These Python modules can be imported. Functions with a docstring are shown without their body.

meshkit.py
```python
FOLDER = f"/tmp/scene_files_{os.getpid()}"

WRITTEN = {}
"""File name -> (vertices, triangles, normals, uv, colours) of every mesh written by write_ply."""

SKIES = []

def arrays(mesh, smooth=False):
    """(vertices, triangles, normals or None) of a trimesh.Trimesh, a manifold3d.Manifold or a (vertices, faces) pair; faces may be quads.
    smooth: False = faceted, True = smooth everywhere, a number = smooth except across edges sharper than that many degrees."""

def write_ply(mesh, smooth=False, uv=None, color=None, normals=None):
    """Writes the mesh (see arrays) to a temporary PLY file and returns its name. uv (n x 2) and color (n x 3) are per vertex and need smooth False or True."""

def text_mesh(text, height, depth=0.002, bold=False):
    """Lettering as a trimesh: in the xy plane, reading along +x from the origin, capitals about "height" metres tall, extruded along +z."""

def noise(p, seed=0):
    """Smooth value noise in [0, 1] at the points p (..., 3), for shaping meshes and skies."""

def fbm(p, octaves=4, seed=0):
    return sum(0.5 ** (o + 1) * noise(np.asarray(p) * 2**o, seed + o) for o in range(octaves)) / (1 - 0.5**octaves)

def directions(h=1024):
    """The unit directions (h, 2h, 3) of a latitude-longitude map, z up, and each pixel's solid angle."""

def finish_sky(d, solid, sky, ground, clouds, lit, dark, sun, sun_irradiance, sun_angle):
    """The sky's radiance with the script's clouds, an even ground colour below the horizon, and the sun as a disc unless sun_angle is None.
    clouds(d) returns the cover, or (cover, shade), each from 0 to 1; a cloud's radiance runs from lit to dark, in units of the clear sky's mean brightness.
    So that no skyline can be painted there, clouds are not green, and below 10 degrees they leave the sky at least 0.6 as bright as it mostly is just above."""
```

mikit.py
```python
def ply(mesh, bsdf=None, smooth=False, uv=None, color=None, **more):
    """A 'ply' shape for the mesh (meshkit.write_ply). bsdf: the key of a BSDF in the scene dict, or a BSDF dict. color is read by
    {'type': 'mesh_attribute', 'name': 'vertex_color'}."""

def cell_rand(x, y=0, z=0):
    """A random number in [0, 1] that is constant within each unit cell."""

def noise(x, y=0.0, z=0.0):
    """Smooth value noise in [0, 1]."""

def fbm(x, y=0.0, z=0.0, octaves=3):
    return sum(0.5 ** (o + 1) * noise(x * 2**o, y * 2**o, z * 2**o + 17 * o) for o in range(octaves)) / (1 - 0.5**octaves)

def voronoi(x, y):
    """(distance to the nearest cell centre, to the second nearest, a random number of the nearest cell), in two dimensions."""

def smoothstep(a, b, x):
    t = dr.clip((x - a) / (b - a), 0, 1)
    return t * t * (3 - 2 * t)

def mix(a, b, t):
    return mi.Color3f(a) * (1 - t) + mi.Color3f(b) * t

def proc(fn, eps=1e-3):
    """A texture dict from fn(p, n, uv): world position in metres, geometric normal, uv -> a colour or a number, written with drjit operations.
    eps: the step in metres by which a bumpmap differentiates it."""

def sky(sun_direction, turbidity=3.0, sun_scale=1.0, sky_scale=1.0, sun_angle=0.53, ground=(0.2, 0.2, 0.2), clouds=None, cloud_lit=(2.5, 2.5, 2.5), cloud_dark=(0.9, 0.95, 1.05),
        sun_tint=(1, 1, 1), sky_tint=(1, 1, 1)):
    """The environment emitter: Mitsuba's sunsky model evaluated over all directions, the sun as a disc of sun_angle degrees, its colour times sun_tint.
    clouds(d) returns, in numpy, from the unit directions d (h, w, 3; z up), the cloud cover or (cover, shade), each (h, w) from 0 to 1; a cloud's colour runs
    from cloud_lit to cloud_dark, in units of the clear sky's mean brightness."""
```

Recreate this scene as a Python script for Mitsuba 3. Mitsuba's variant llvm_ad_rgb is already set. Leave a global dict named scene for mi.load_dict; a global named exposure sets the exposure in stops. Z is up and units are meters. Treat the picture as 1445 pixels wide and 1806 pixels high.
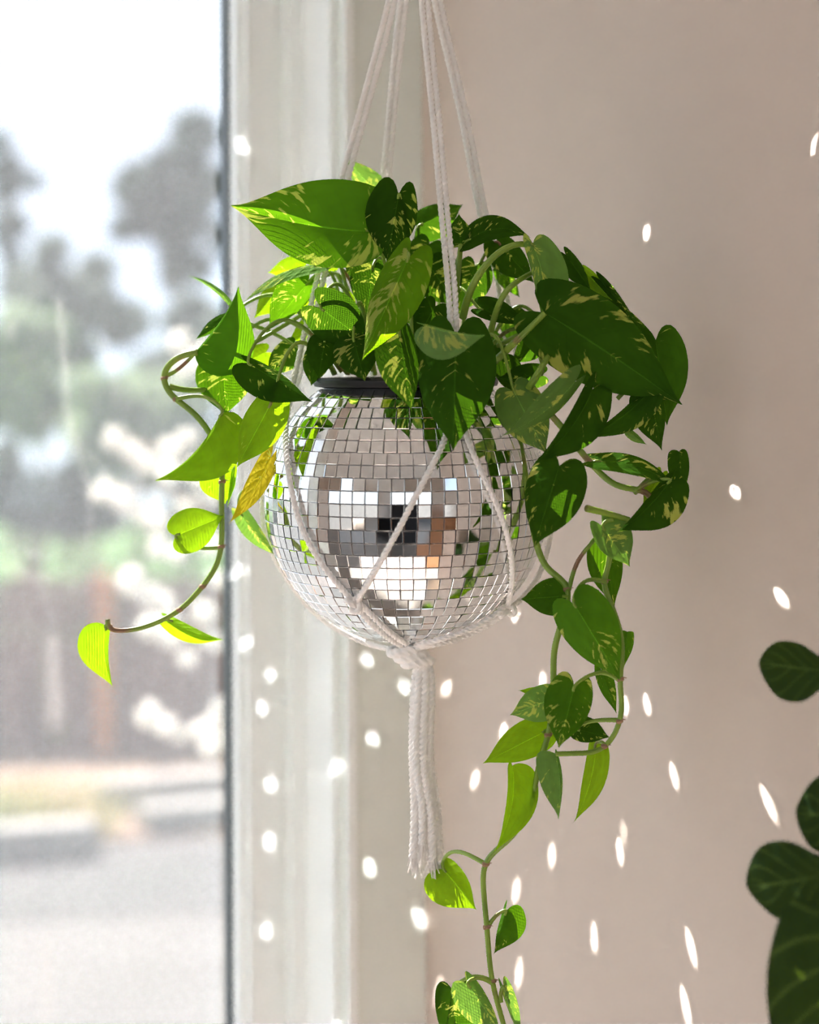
import math, random
import numpy as np, trimesh, drjit as dr, mitsuba as mi, mikit, meshkit
from mikit import proc, noise, fbm, smoothstep, mix, cell_rand

random.seed(7)
RNG = np.random.default_rng(7)
T = mi.ScalarTransform4f
scene, labels = {}, {}

# ------------------------------------------------------------------ camera, sky, sun, exposure
exposure = 5.97
F = 3125.0                       # focal length in pixels of the 1445 x 1806 frame
EYE = np.array([0.0, 0.0, 1.5])
FOCUS = 1.20
roll = math.radians(0.25)
scene['camera'] = {'type': 'thinlens', 'fov': 2 * math.degrees(math.atan(722.5 / F)), 'fov_axis': 'x', 'aperture_radius': 0.0095, 'focus_distance': FOCUS,
                   'near_clip': 0.05, 'far_clip': 500.0,
                   'to_world': T().look_at(origin=EYE.tolist(), target=[0, 1, 1.5], up=[math.sin(roll), 0, math.cos(roll)])}
SUN_AZ, SUN_EL = math.radians(-32.0), math.radians(50.0)
SUN = np.array([math.sin(SUN_AZ) * math.cos(SUN_EL), math.cos(SUN_AZ) * math.cos(SUN_EL), math.sin(SUN_EL)])
K = 1.0                          # overall light level
def clouds(d):
    return np.clip(meshkit.fbm(d * 3.0 + 4.0, 4) * 1.6 - 0.05, 0, 1), meshkit.fbm(d * 5.0, 3) * 0.35
scene['sky'] = mikit.sky(SUN, turbidity=3.0, sun_scale=0.0, sky_scale=0.125 * K, clouds=clouds, cloud_lit=(2.08, 2.2, 2.3), cloud_dark=(1.25, 1.34, 1.43), ground=(0.25, 0.25, 0.24))
scene['sun'] = {'type': 'directional', 'direction': (-SUN).tolist(), 'irradiance': {'type': 'rgb', 'value': [0.45 * K, 0.42 * K, 0.38 * K]}, 'sampling_weight': 22.0}

# ------------------------------------------------------------------ helpers
def px(x, y, Y):
    """The point at distance Y in front of the camera that the frame shows at (x, y)."""
    return np.array([(x - 722.5) / F * Y, Y, 1.5 - (y - 903.0) / F * Y])

BALL_Y = 1.25
def bp(x, y, d=0.0):
    return px(x, y, BALL_Y + d)

def number(base):
    if base not in scene and base not in labels: return base
    k = 1
    while f'{base}_{k:03d}' in scene or f'{base}_{k:03d}' in labels: k += 1
    return f'{base}_{k:03d}'

def thing(name, label, cat, group=None):
    key = number(name); labels[key] = {'label': label, 'category': cat}
    if group: labels[key]['group'] = group
    return key

def add(name, mesh, mat, parent=None, smooth=30, label=None, kind=None, **kw):
    key = number((parent + '__' if parent else '') + name)
    scene[key] = mikit.ply(mesh, mat, smooth=smooth, **kw)
    e = {}
    if label: e['label'] = label
    if kind: e['kind'] = kind
    if e: labels[key] = {**labels.get(key, {}), **e}
    return key

def tag(key, label, cat, group=None, kind=None):
    labels[key] = {'label': label, 'category': cat}
    if group: labels[key]['group'] = group
    if kind: labels[key]['kind'] = kind

def frame_box(o, ax, ay, az, lo, hi):
    """A box between lo and hi along the axes ax, ay, az from the point o."""
    b = trimesh.creation.box(extents=np.subtract(hi, lo))
    b.apply_translation((np.add(hi, lo)) / 2)
    m = np.eye(4); m[:3, 0], m[:3, 1], m[:3, 2], m[:3, 3] = ax, ay, az, o
    b.apply_transform(m)
    return b

def bevel_box(ext, r=0.004):
    import manifold3d as m3
    e = np.array(ext) / 2 - r
    pts = [[sx * (e[0] + (r if k == 0 else 0)), sy * (e[1] + (r if k == 1 else 0)), sz * (e[2] + (r if k == 2 else 0))]
           for sx in (-1, 1) for sy in (-1, 1) for sz in (-1, 1) for k in range(3)]
    return trimesh.convex.convex_hull(np.array(pts))

def cat(*ms): return trimesh.util.concatenate([m for m in ms])

def spline(pts, n):
    """A smooth curve of n points through pts (k, 3)."""
    from scipy.interpolate import PchipInterpolator, CubicSpline
    p = np.asarray(pts, float)
    if len(p) == 2: return p[0] + np.linspace(0, 1, n)[:, None] * (p[1] - p[0])
    t = np.r_[0, np.cumsum(np.linalg.norm(np.diff(p, axis=0), axis=1) ** 0.6)]
    return CubicSpline(t, p, bc_type='natural')(np.linspace(0, t[-1], n))

def resample(p, step):
    s = np.r_[0, np.cumsum(np.linalg.norm(np.diff(p, axis=0), axis=1))]
    n = max(4, int(s[-1] / step))
    return np.stack([np.interp(np.linspace(0, s[-1], n), s, p[:, k]) for k in range(3)], 1)

def sweep(p, radius, sides=10, lobes=0, depth=0.0, pitch=0.01, phase=0.0, cap=True):
    """A tube along p; with lobes it is a twisted rope."""
    p = np.asarray(p, float); n = len(p)
    t = np.gradient(p, axis=0); t /= np.linalg.norm(t, axis=1, keepdims=True) + 1e-12
    a = np.zeros_like(p)
    a0 = np.cross(t[0], [0.3, 0.1, 0.95]); a0 = a0 if np.linalg.norm(a0) > 0.1 else np.cross(t[0], [1, 0, 0])
    a[0] = a0 / np.linalg.norm(a0)
    for i in range(1, n):
        v = a[i - 1] - t[i] * (a[i - 1] @ t[i]); a[i] = v / (np.linalg.norm(v) + 1e-12)
    b = np.cross(t, a)
    s = np.r_[0, np.cumsum(np.linalg.norm(np.diff(p, axis=0), axis=1))]
    ang = np.arange(sides) * 2 * np.pi / sides
    r = np.broadcast_to(radius, (n,))[:, None] * (1 + (depth * (np.abs(np.cos(lobes / 2 * ang[None] - lobes / 2 * 2 * np.pi * s[:, None] / pitch + phase)) - 0.6) if lobes else 0 * ang[None]))
    v = p[:, None] + r[..., None] * (np.cos(ang)[None, :, None] * a[:, None] + np.sin(ang)[None, :, None] * b[:, None])
    i, j = np.meshgrid(np.arange(n - 1), np.arange(sides), indexing='ij')
    q = np.stack([i * sides + j, i * sides + (j + 1) % sides, (i + 1) * sides + (j + 1) % sides, (i + 1) * sides + j], -1).reshape(-1, 4)
    f = np.vstack([q[:, [0, 1, 2]], q[:, [0, 2, 3]]])
    v = v.reshape(-1, 3)
    if cap:
        k = len(v); v = np.vstack([v, p[:1], p[-1:]]); jj = np.arange(sides)
        f = np.vstack([f, np.stack([(jj + 1) % sides, jj, jj * 0 + k], 1), np.stack([(n - 1) * sides + jj, (n - 1) * sides + (jj + 1) % sides, jj * 0 + k + 1], 1)])
    return trimesh.Trimesh(v, f, process=False)

def lathe(profile, n=48, axis_to=None):
    pr = np.asarray(profile, float); ang = np.arange(n) * 2 * np.pi / n
    v = np.stack([pr[:, None, 0] * np.cos(ang), pr[:, None, 0] * np.sin(ang), np.broadcast_to(pr[:, None, 1], (len(pr), n))], -1).reshape(-1, 3)
    i, j = np.meshgrid(np.arange(len(pr) - 1), np.arange(n), indexing='ij')
    q = np.stack([i * n + j, i * n + (j + 1) % n, (i + 1) * n + (j + 1) % n, (i + 1) * n + j], -1).reshape(-1, 4)
    return trimesh.Trimesh(v, np.vstack([q[:, [0, 1, 2]], q[:, [0, 2, 3]]]), process=False)

def rgb(*c): return {'type': 'rgb', 'value': list(c)}
def bsdf(key, color, rough=0.6, spec=0.4, **kw):
    scene[key] = {'type': 'twosided', 'b': {'type': 'principled', 'base_color': color if isinstance(color, dict) else rgb(*color), 'roughness': rough, 'specular': spec, **kw}}
    return key

# ------------------------------------------------------------------ materials
bsdf('mat_wall', proc(lambda p, n, uv: mix((0.575, 0.49, 0.43), (0.605, 0.52, 0.456), fbm(p.x * 9, p.y * 9, p.z * 9, 3))), 0.75, 0.25)
bsdf('mat_ceiling', (0.80, 0.775, 0.75), 0.9, 0.2)
bsdf('mat_trim', (0.86, 0.905, 0.90), 0.35, 0.5)
bsdf('mat_casing', (0.72, 0.765, 0.725), 0.45, 0.4)
bsdf('mat_gasket', (0.05, 0.065, 0.075), 0.4, 0.5)
def floor_fn(p, n, uv):
    b = cell_rand(dr.floor(p.x / 0.12), 3); g = fbm(p.x * 60, p.y * 4, b * 9, 3)
    return mix((0.27, 0.25, 0.23), (0.40, 0.375, 0.35), g * 0.7 + b * 0.3)
bsdf('mat_floor', proc(floor_fn), 0.35, 0.5)
scene['mat_glass'] = {'type': 'thindielectric', 'int_ior': 1.5}
scene['mat_screen'] = {'type': 'principledthin', 'base_color': rgb(0.32, 0.355, 0.39), 'roughness': 0.6, 'diff_trans': 1.0}
scene['mat_mirror'] = {'type': 'twosided', 'b': {'type': 'conductor', 'specular_reflectance': rgb(0.84, 0.85, 0.85), 'material': 'none'}}
bsdf('mat_grout', (0.07, 0.08, 0.085), 0.4, 0.5, metallic=0.4)
bsdf('mat_black', (0.008, 0.008, 0.009), 0.4, 0.4)
bsdf('mat_soil', proc(lambda p, n, uv: mix((0.03, 0.022, 0.016), (0.11, 0.08, 0.055), noise(p.x * 400, p.y * 400, p.z * 400))), 0.95, 0.2)
scene['mat_cord'] = {'type': 'twosided', 'b': {'type': 'diffuse', 'reflectance': proc(lambda p, n, uv: mix((0.88, 0.85, 0.82), (0.96, 0.945, 0.93), fbm(p.x * 700, p.y * 700, p.z * 700, 2)))}}
bsdf('mat_steel', (0.6, 0.6, 0.6), 0.3, 0.5, metallic=1.0)

# leaves: uv = (2 * leaf number + position along the midrib, 2 * class + position across the blade)
LEAF_R = [(0.030, 0.090, 0.010), (0.065, 0.185, 0.018), (0.19, 0.36, 0.025), (0.42, 0.34, 0.03), (0.15, 0.27, 0.09), (0.11, 0.26, 0.02)]
LEAF_T = [(0.055, 0.150, 0.004), (0.105, 0.270, 0.003), (0.34, 0.60, 0.005), (0.78, 0.62, 0.01), (0.20, 0.42, 0.04), (0.34, 0.64, 0.005)]
LEAF_V = [0.675, 0.655, 0.80, 0.74, 0.625, 0.60]      # cream marbling starts above this noise level
def leaf_color(table, cream):
    def fn(p, n, uv):
        k, c = dr.floor(uv.x * 0.5), dr.floor(uv.y * 0.5)
        s, j = uv.x - 2 * k, (uv.y - 2 * c) * 2 - 1
        aj = dr.abs(j)
        base, am = mi.Color3f(table[0]), mi.Float(LEAF_V[0])
        for i in range(1, len(table)):
            m = dr.abs(c - i) < 0.5
            base = dr.select(m, mi.Color3f(table[i]), base); am = dr.select(m, LEAF_V[i], am)
        base = base * (0.8 + 0.4 * cell_rand(k, 5)) * (0.86 + 0.28 * fbm(s * 9 + k * 7, j * 5, k, 3))
        # marbling in streaks that run with the side veins
        lo = s - 0.28 * aj
        m1 = fbm(lo * 26 + k * 31, j * 3.4 + k * 3, 1.0, 3); m2 = noise(s * 3.3 + k * 13, j * 2.1 + k * 5, 2.0)
        w = smoothstep(0.0, 0.075, m1 * 0.62 + m2 * 0.42 - am + 0.13 * (cell_rand(k, 9) - 0.62)) * 0.75
        base = mix(base, mi.Color3f(cream), dr.clip(w, 0, 0.9))
        # midrib and side veins
        rib = smoothstep(0.030, 0.008, aj)
        vein = smoothstep(0.16, 0.0, dr.abs((lo * 7.0 + 0.5) - dr.floor(lo * 7.0 + 0.5) - 0.5) * 2.2) * smoothstep(0.95, 0.5, aj)
        return dr.clip(base * (1 + 0.55 * rib + (-0.14 if table is LEAF_T else 0.10) * vein), 0, 0.98)
    return fn
def leaf_bump(p, n, uv):
    k, c = dr.floor(uv.x * 0.5), dr.floor(uv.y * 0.5)
    s, j = uv.x - 2 * k, (uv.y - 2 * c) * 2 - 1
    lo = s - 0.28 * dr.abs(j)
    return 0.0005 * smoothstep(0.3, 0.0, dr.abs((lo * 7.0 + 0.5) - dr.floor(lo * 7.0 + 0.5) - 0.5)) + 0.0004 * smoothstep(0.07, 0.0, dr.abs(j)) + 0.0007 * noise(s * 9 + k, j * 5, k)
scene['mat_leaf'] = {'type': 'blendbsdf', 'weight': 0.5,
    'a': {'type': 'bumpmap', 'arbitrary': proc(leaf_bump, 4e-4), 'scale': 1.0, 'b': {'type': 'principledthin', 'base_color': proc(leaf_color(LEAF_R, (0.50, 0.52, 0.16))), 'roughness': 0.27, 'diff_trans': 0.0, 'eta': 1.5}},
    'b': {'type': 'principledthin', 'base_color': proc(leaf_color(LEAF_T, (0.75, 0.85, 0.10))), 'roughness': 0.5, 'diff_trans': 2.0, 'eta': 1.2}}
def stem_fn(p, n, uv):
    return mix(mix((0.14, 0.25, 0.025), (0.27, 0.40, 0.05), noise(p.x * 60, p.y * 60, p.z * 60)), (0.24, 0.13, 0.07), smoothstep(0.66, 0.80, fbm(p.x * 45 + 3, p.y * 45, p.z * 45, 2)))
bsdf('mat_stem', proc(stem_fn), 0.4, 0.5)
bsdf('mat_node', (0.30, 0.19, 0.11), 0.7, 0.3)

# ------------------------------------------------------------------ the room
C = np.array([0.008, 1.660, 0.0])                    # the corner in view
R_ = np.array([0.891, 0.4540, 0.0]); R_ /= np.linalg.norm(R_)   # along the window wall, to the right
U = -R_                                              # along the window wall, away from the corner
V = np.array([-U[1], U[0], 0.0]); V = V if V[1] < 0 else -V     # into the room
Z = np.array([0, 0, 1.0])
HC = 2.65; LU, LV, WT = 4.3, 4.6, 0.16
OP = 0.0805                                          # window opening: from here
OPW, SILL, HEAD = 1.75, 0.42, 2.36
def wall_with_holes(origin, along, length, out, holes, th=WT, z1=HC):
    """A wall of boxes along 'along', thickness towards 'out', with rectangular holes (a0, a1, z0, z1)."""
    ms, a = [], 0.0
    for (h0, h1, z0, zz) in sorted(holes):
        ms.append((a, h0, 0, z1)); ms.append((h0, h1, 0, z0)); ms.append((h0, h1, zz, z1)); a = h1
    ms.append((a, length, 0, z1))
    return cat(*[frame_box(origin, along, out, Z, (x0, 0, y0), (x1, th, y1)) for x0, x1, y0, y1 in ms if x1 - x0 > 1e-4 and y1 - y0 > 1e-4])
EPS = WT
def structure(name, mesh, mat, label=None, smooth=False):
    k = add(name, mesh, mat, None, smooth); labels[k] = {'kind': 'structure', **({'label': label} if label else {})}; return k
structure('wall_left', wall_with_holes(C, U, LU, -V, [(OP, OP + OPW, SILL, HEAD)]), 'mat_wall', 'beige plaster wall that holds the window')
structure('wall_right', wall_with_holes(C + R_ * 0.0, V, LV, R_, [(2.2, 4.35, 0.15, 2.42)]), 'mat_wall', 'plain beige wall behind the hanging plant')
structure('wall_back', wall_with_holes(C + V * LV, U, LU, V, [(0.45, 2.1, 0.08, 2.4), (2.5, 4.1, 0.5, 2.4)]), 'mat_wall')
structure('wall_side', wall_with_holes(C + U * LU, V, LV, U, [(0.4, 4.4, 0.2, 2.5)]), 'mat_wall')
structure('floor', frame_box(C, U, V, Z, (-WT, -WT, -0.1), (LU + WT, LV + WT, 0)), 'mat_floor')
structure('ceiling', frame_box(C, U, V, Z, (-WT, -WT, HC), (LU + WT, LV + WT, HC + 0.15)), 'mat_ceiling')

# the window in view: frame, sash, gasket, pane, insect screen
G = 0.11                                             # the pane lies this far outside the wall's inner face
win = thing('window', 'tall white framed window left of the hanging plant', 'window')
labels[win] = {'kind': 'structure', 'label': 'tall white framed window with an insect screen'}
def wbox(a0, a1, d0, d1, z0, z1): return frame_box(C, U, -V, Z, (a0, d0, z0), (a1, d1, z1))
def ring(a0, a1, z0, z1, w, d0, d1):
    return cat(wbox(a0, a0 + w, d0, d1, z0, z1), wbox(a1 - w, a1, d0, d1, z0, z1), wbox(a0 + w, a1 - w, d0, d1, z0, z0 + w), wbox(a0 + w, a1 - w, d0, d1, z1 - w, z1))
A0, A1 = OP, OP + OPW
add('jamb', ring(A0, A1, SILL, HEAD, 0.008, 0.0, 0.17), 'mat_trim', win, False)
add('casing_bead', cat(ring(A0 - 0.008, A1 + 0.008, SILL - 0.008, HEAD + 0.008, 0.0085, -0.0165, -0.0115)), 'mat_trim', win, False)
add('casing', cat(wbox(0.0, A0 + 0.001, -0.012, 0.006, 0.0, HEAD + 0.085), wbox(A1 - 0.001, A1 + 0.085, -0.012, 0.006, 0.0, HEAD + 0.085), wbox(A0 + 0.001, A1 - 0.001, -0.012, 0.006, HEAD - 0.001, HEAD + 0.085), wbox(A0 - 0.02, A1 + 0.02, -0.03, 0.006, SILL - 0.03, SILL + 0.001)), 'mat_casing', win, False)
add('frame', cat(ring(A0 + 0.008, A1 - 0.008, SILL + 0.008, HEAD - 0.008, 0.014, 0.062, 0.15), ring(A0 + 0.022, A1 - 0.022, SILL + 0.022, HEAD - 0.022, 0.010, 0.078, 0.15)), 'mat_trim', win, False)
S0 = A0 + 0.032
add('sash', cat(ring(S0, A1 - 0.032, SILL + 0.032, HEAD - 0.032, 0.028, 0.074, 0.14)), 'mat_trim', win, False)
add('glazing_bead', ring(S0 + 0.028, A1 - 0.06, SILL + 0.06, HEAD - 0.06, 0.006, 0.084, 0.125), 'mat_trim', win, False)
add('gasket', ring(S0 + 0.034, A1 - 0.066, SILL + 0.066, HEAD - 0.066, 0.0028, 0.1045, 0.12), 'mat_gasket', win, False)
P0, P1, PZ0, PZ1 = S0 + 0.036, A1 - 0.068, SILL + 0.068, HEAD - 0.068
def quad(a0, a1, d, z0, z1):
    o = lambda a, z: C + U * a - V * d + Z * z
    return trimesh.Trimesh([o(a0, z0), o(a1, z0), o(a1, z1), o(a0, z1)], [[0, 1, 2], [0, 2, 3]], process=False)
add('pane', quad(P0, P1, G, PZ0, PZ1), 'mat_glass', win, False)
wires = []
PITCH, WW = 0.0015, 0.00024
def many_strips(lo, hi, o, ax, ay, az):
    """Flat fibres of the mesh fabric, each one strip between the corners lo and hi."""
    lo, hi = np.asarray(lo, float), np.asarray(hi, float)
    unit = np.array([[0, 0, 0], [1, 0, 0], [1, 0, 1], [0, 0, 1]], float)
    v = lo[:, None] + unit[None] * (hi - lo)[:, None]
    v = np.asarray(o) + v[..., :1] * ax + v[..., 1:2] * ay + v[..., 2:] * az
    return trimesh.Trimesh(v.reshape(-1, 3), (np.array([[0, 1, 2], [0, 2, 3]])[None] + (np.arange(len(lo)) * 4)[:, None, None]).reshape(-1, 3), process=False)
na, nz = int((P1 - P0) / PITCH), int((PZ1 - PZ0) / PITCH)
va, vz = P0 + (np.arange(na) + 0.5) * PITCH, PZ0 + (np.arange(nz) + 0.5) * PITCH
DS = 0.135
lo = [(a - WW / 2, DS, PZ0) for a in va] + [(P0, DS + 0.0004, z - WW / 2) for z in vz]
hi = [(a + WW / 2, DS, PZ1) for a in va] + [(P1, DS + 0.0004, z + WW / 2) for z in vz]
add('insect_screen', many_strips(lo, hi, C, U, -V, Z), 'mat_screen', win, False, label='fine grey mesh over the pane', kind='stuff')

# ------------------------------------------------------------------ the mirror ball planter
B = bp(717, 885); RB = 0.1000
tilt = T().rotate([1, 0, 0], 5.0)
TM = np.array(T().translate(B.tolist()).rotate([1, 0, 0], 5.0).matrix, float)     # the ball leans its top towards the camera
ball = thing('mirror_ball_planter', 'round planter covered in small square mirror tiles, hung in white cord', 'planter')
th = np.linspace(math.asin(0.80), -math.pi / 2 + 0.02, 60)
prof = [(0.052, 0.072), (0.058, 0.0795)] + [((RB - 0.0012) * math.cos(t), (RB - 0.0012) * math.sin(t)) for t in th]
body = lathe(prof, 96); body.apply_transform(TM)
add('body', body, 'mat_grout', ball, 40)
TP = 0.00862
row_ang = TP / RB
tiles = []
row = 0
lat0 = math.asin(0.80) - row_ang * 0.55
while lat0 - row * row_ang > -math.pi / 2 + 0.08:
    pair = row // 2
    la_a = lat0 - 2 * pair * row_ang; la_b = la_a - row_ang
    ncol = int(2 * math.pi * RB * max(math.cos(la_a), math.cos(la_b)) / (TP + 0.0001))
    la = lat0 - row * row_ang
    off = random.Random(pair * 17).random() * 2 * math.pi
    for c in range(ncol):
        tiles.append((la, off + c * 2 * math.pi / ncol, 2 * math.pi * RB * math.cos(la) / ncol))
    row += 1
def tile_mesh(w, h, t=0.0014, e=0.0004):
    v = [[sx * w / 2, sy * h / 2, 0] for sx, sy in ((-1, -1), (1, -1), (1, 1), (-1, 1))] + [[sx * (w / 2), sy * (h / 2), t - e] for sx, sy in ((-1, -1), (1, -1), (1, 1), (-1, 1))] + [[sx * (w / 2 - e * .7), sy * (h / 2 - e * .7), t] for sx, sy in ((-1, -1), (1, -1), (1, 1), (-1, 1))]
    f = [[8, 9, 10], [8, 10, 11]]
    for k in range(4):
        k2 = (k + 1) % 4
        f += [[k, k2, 4 + k2], [k, 4 + k2, 4 + k], [4 + k, 4 + k2, 8 + k2], [4 + k, 8 + k2, 8 + k]]
    return trimesh.Trimesh(v, f, process=False)
def tile_matrix(la, lo_, jit):
    n = np.array([math.cos(la) * math.cos(lo_), math.cos(la) * math.sin(lo_), math.sin(la)])
    e = np.array([-math.sin(lo_), math.cos(lo_), 0]); u = np.cross(n, e)
    n2 = n + e * jit[0] + u * jit[1]; n2 /= np.linalg.norm(n2)
    e2 = e - n2 * (e @ n2); e2 /= np.linalg.norm(e2); u2 = np.cross(n2, e2)
    m = np.eye(4); m[:3, 0], m[:3, 1], m[:3, 2], m[:3, 3] = e2, u2, n2, n * (RB - 0.0014)
    return TM @ m
mats = [tile_matrix(la, lo_, RNG.normal(0, 0.011, 2)) for la, lo_, w in tiles]
widths = np.array([w for _, _, w in tiles])
WB = np.array([0.0030, 0.0044, 0.0055, 0.0065, 0.0073, 0.0078, 0.00826])
pick = [int(np.argmin(np.abs(WB - min(w - 0.0004, 0.00826)))) for w in widths]
pick = [p if WB[p] <= w - 0.0001 else max(p - 1, 0) for p, w in zip(pick, widths)]
tmesh = [tile_mesh(w, 0.00826) for w in WB]
tdict = [mikit.ply(m, 'mat_mirror', smooth=False) for m in tmesh]
facing = np.array([m[:3, 2] @ ((EYE - m[:3, 3]) / np.linalg.norm(EYE - m[:3, 3])) for m in mats])
order = np.argsort(-facing * widths)
front = set(order[:300].tolist())
rest = []
for i, m in enumerate(mats):
    if i in front:
        scene[number(ball + '__mirror_tile')] = {**tdict[pick[i]], 'to_world': T(m.tolist())}
    else:
        q = tmesh[pick[i]].copy(); q.apply_transform(m); rest.append(q)
add('mirror_tiling', cat(*rest), 'mat_mirror', ball, False, kind='stuff', label='small mirror tiles towards the edge and back of the ball')
# black nursery pot inside, with its rim over the ball's mouth, and its soil
pot = lathe([(0.045, -0.02), (0.050, 0.074), (0.0575, 0.0785), (0.0575, 0.0805), (0.0640, 0.0815), (0.0648, 0.0835), (0.0648, 0.0860), (0.0638, 0.0875), (0.0590, 0.0875), (0.0570, 0.0850), (0.0500, 0.060)], 72); pot.apply_transform(TM)
k = add('nursery_pot', pot, 'mat_black', None, 30); tag(k, 'black plastic nursery pot set into the mouth of the mirror ball', 'pot')
sp = lathe([(0.0, 0.080), (0.03, 0.079), (0.052, 0.0765)], 40); sp.vertices[:, 2] += 0.003 * (meshkit.noise(sp.vertices * 160) - 0.5); sp.apply_transform(TM)
add('soil', sp, 'mat_soil', k, True, label='dark potting soil')

# ------------------------------------------------------------------ the cord hanger
hang = thing('plant_hanger', 'off-white twisted cotton cord hanger with a long frayed tassel', 'plant hanger')
CR = 0.0018
def on_ball(x, y, lift=0.0030):
    d = px(x, y, 1.0) - EYE; d /= np.linalg.norm(d)
    o = EYE - B; b = o @ d; r = RB + lift; disc = b * b - (o @ o - r * r)
    if disc > 0: return EYE + d * (-b - math.sqrt(disc))
    q = EYE + d * (-b); return B + (q - B) / np.linalg.norm(q - B) * max(r, np.linalg.norm(q - B) * 0.999)
def cord(name, pts, r=CR, phase=0.0, parent=hang, straight=False):
    p = spline(pts, 400) if not straight else np.asarray(pts, float)
    p = resample(p, 0.0011)
    m = sweep(p, r, 20, 3, 0.55, 0.0115, phase)
    m.vertices += (meshkit.noise(m.vertices * 1400)[:, None] - 0.5) * 0.00018
    return add(name, m, 'mat_cord', parent, True)
AP = bp(735, -175)
apx = lambda dx, dy=0: AP + np.array([dx, dy, 0])
def pair_off(pts, off):
    return [p + np.array([off[0] * k, off[1] * k, 0]) for p, k in zip(pts, np.linspace(0.45, 1, len(pts)))]
# left pair
a1 = [apx(-0.003), bp(690, 0, -0.001), bp(612, 290, -0.004), bp(570, 455, -0.006), bp(540, 580, -0.010), bp(517, 682, -0.016)]
cord('cord', a1 + [on_ball(505, 760), on_ball(511, 840), on_ball(529, 920), on_ball(568, 995), on_ball(624, 1062)])
a1b = [p + np.array([0.0043, 0.002, 0.0]) for p in a1]; a1b[0] = apx(-0.001)
cord('cord', a1b[:-1] + [bp(520, 690, 0.012), bp(498, 745, 0.020), bp(474, 815, 0.022), bp(463, 890, 0.024), bp(472, 955, 0.028), bp(500, 1010, 0.040), bp(560, 1085, 0.050), bp(650, 1135, 0.035), bp(705, 1146, 0.01)], phase=1.0)
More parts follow.
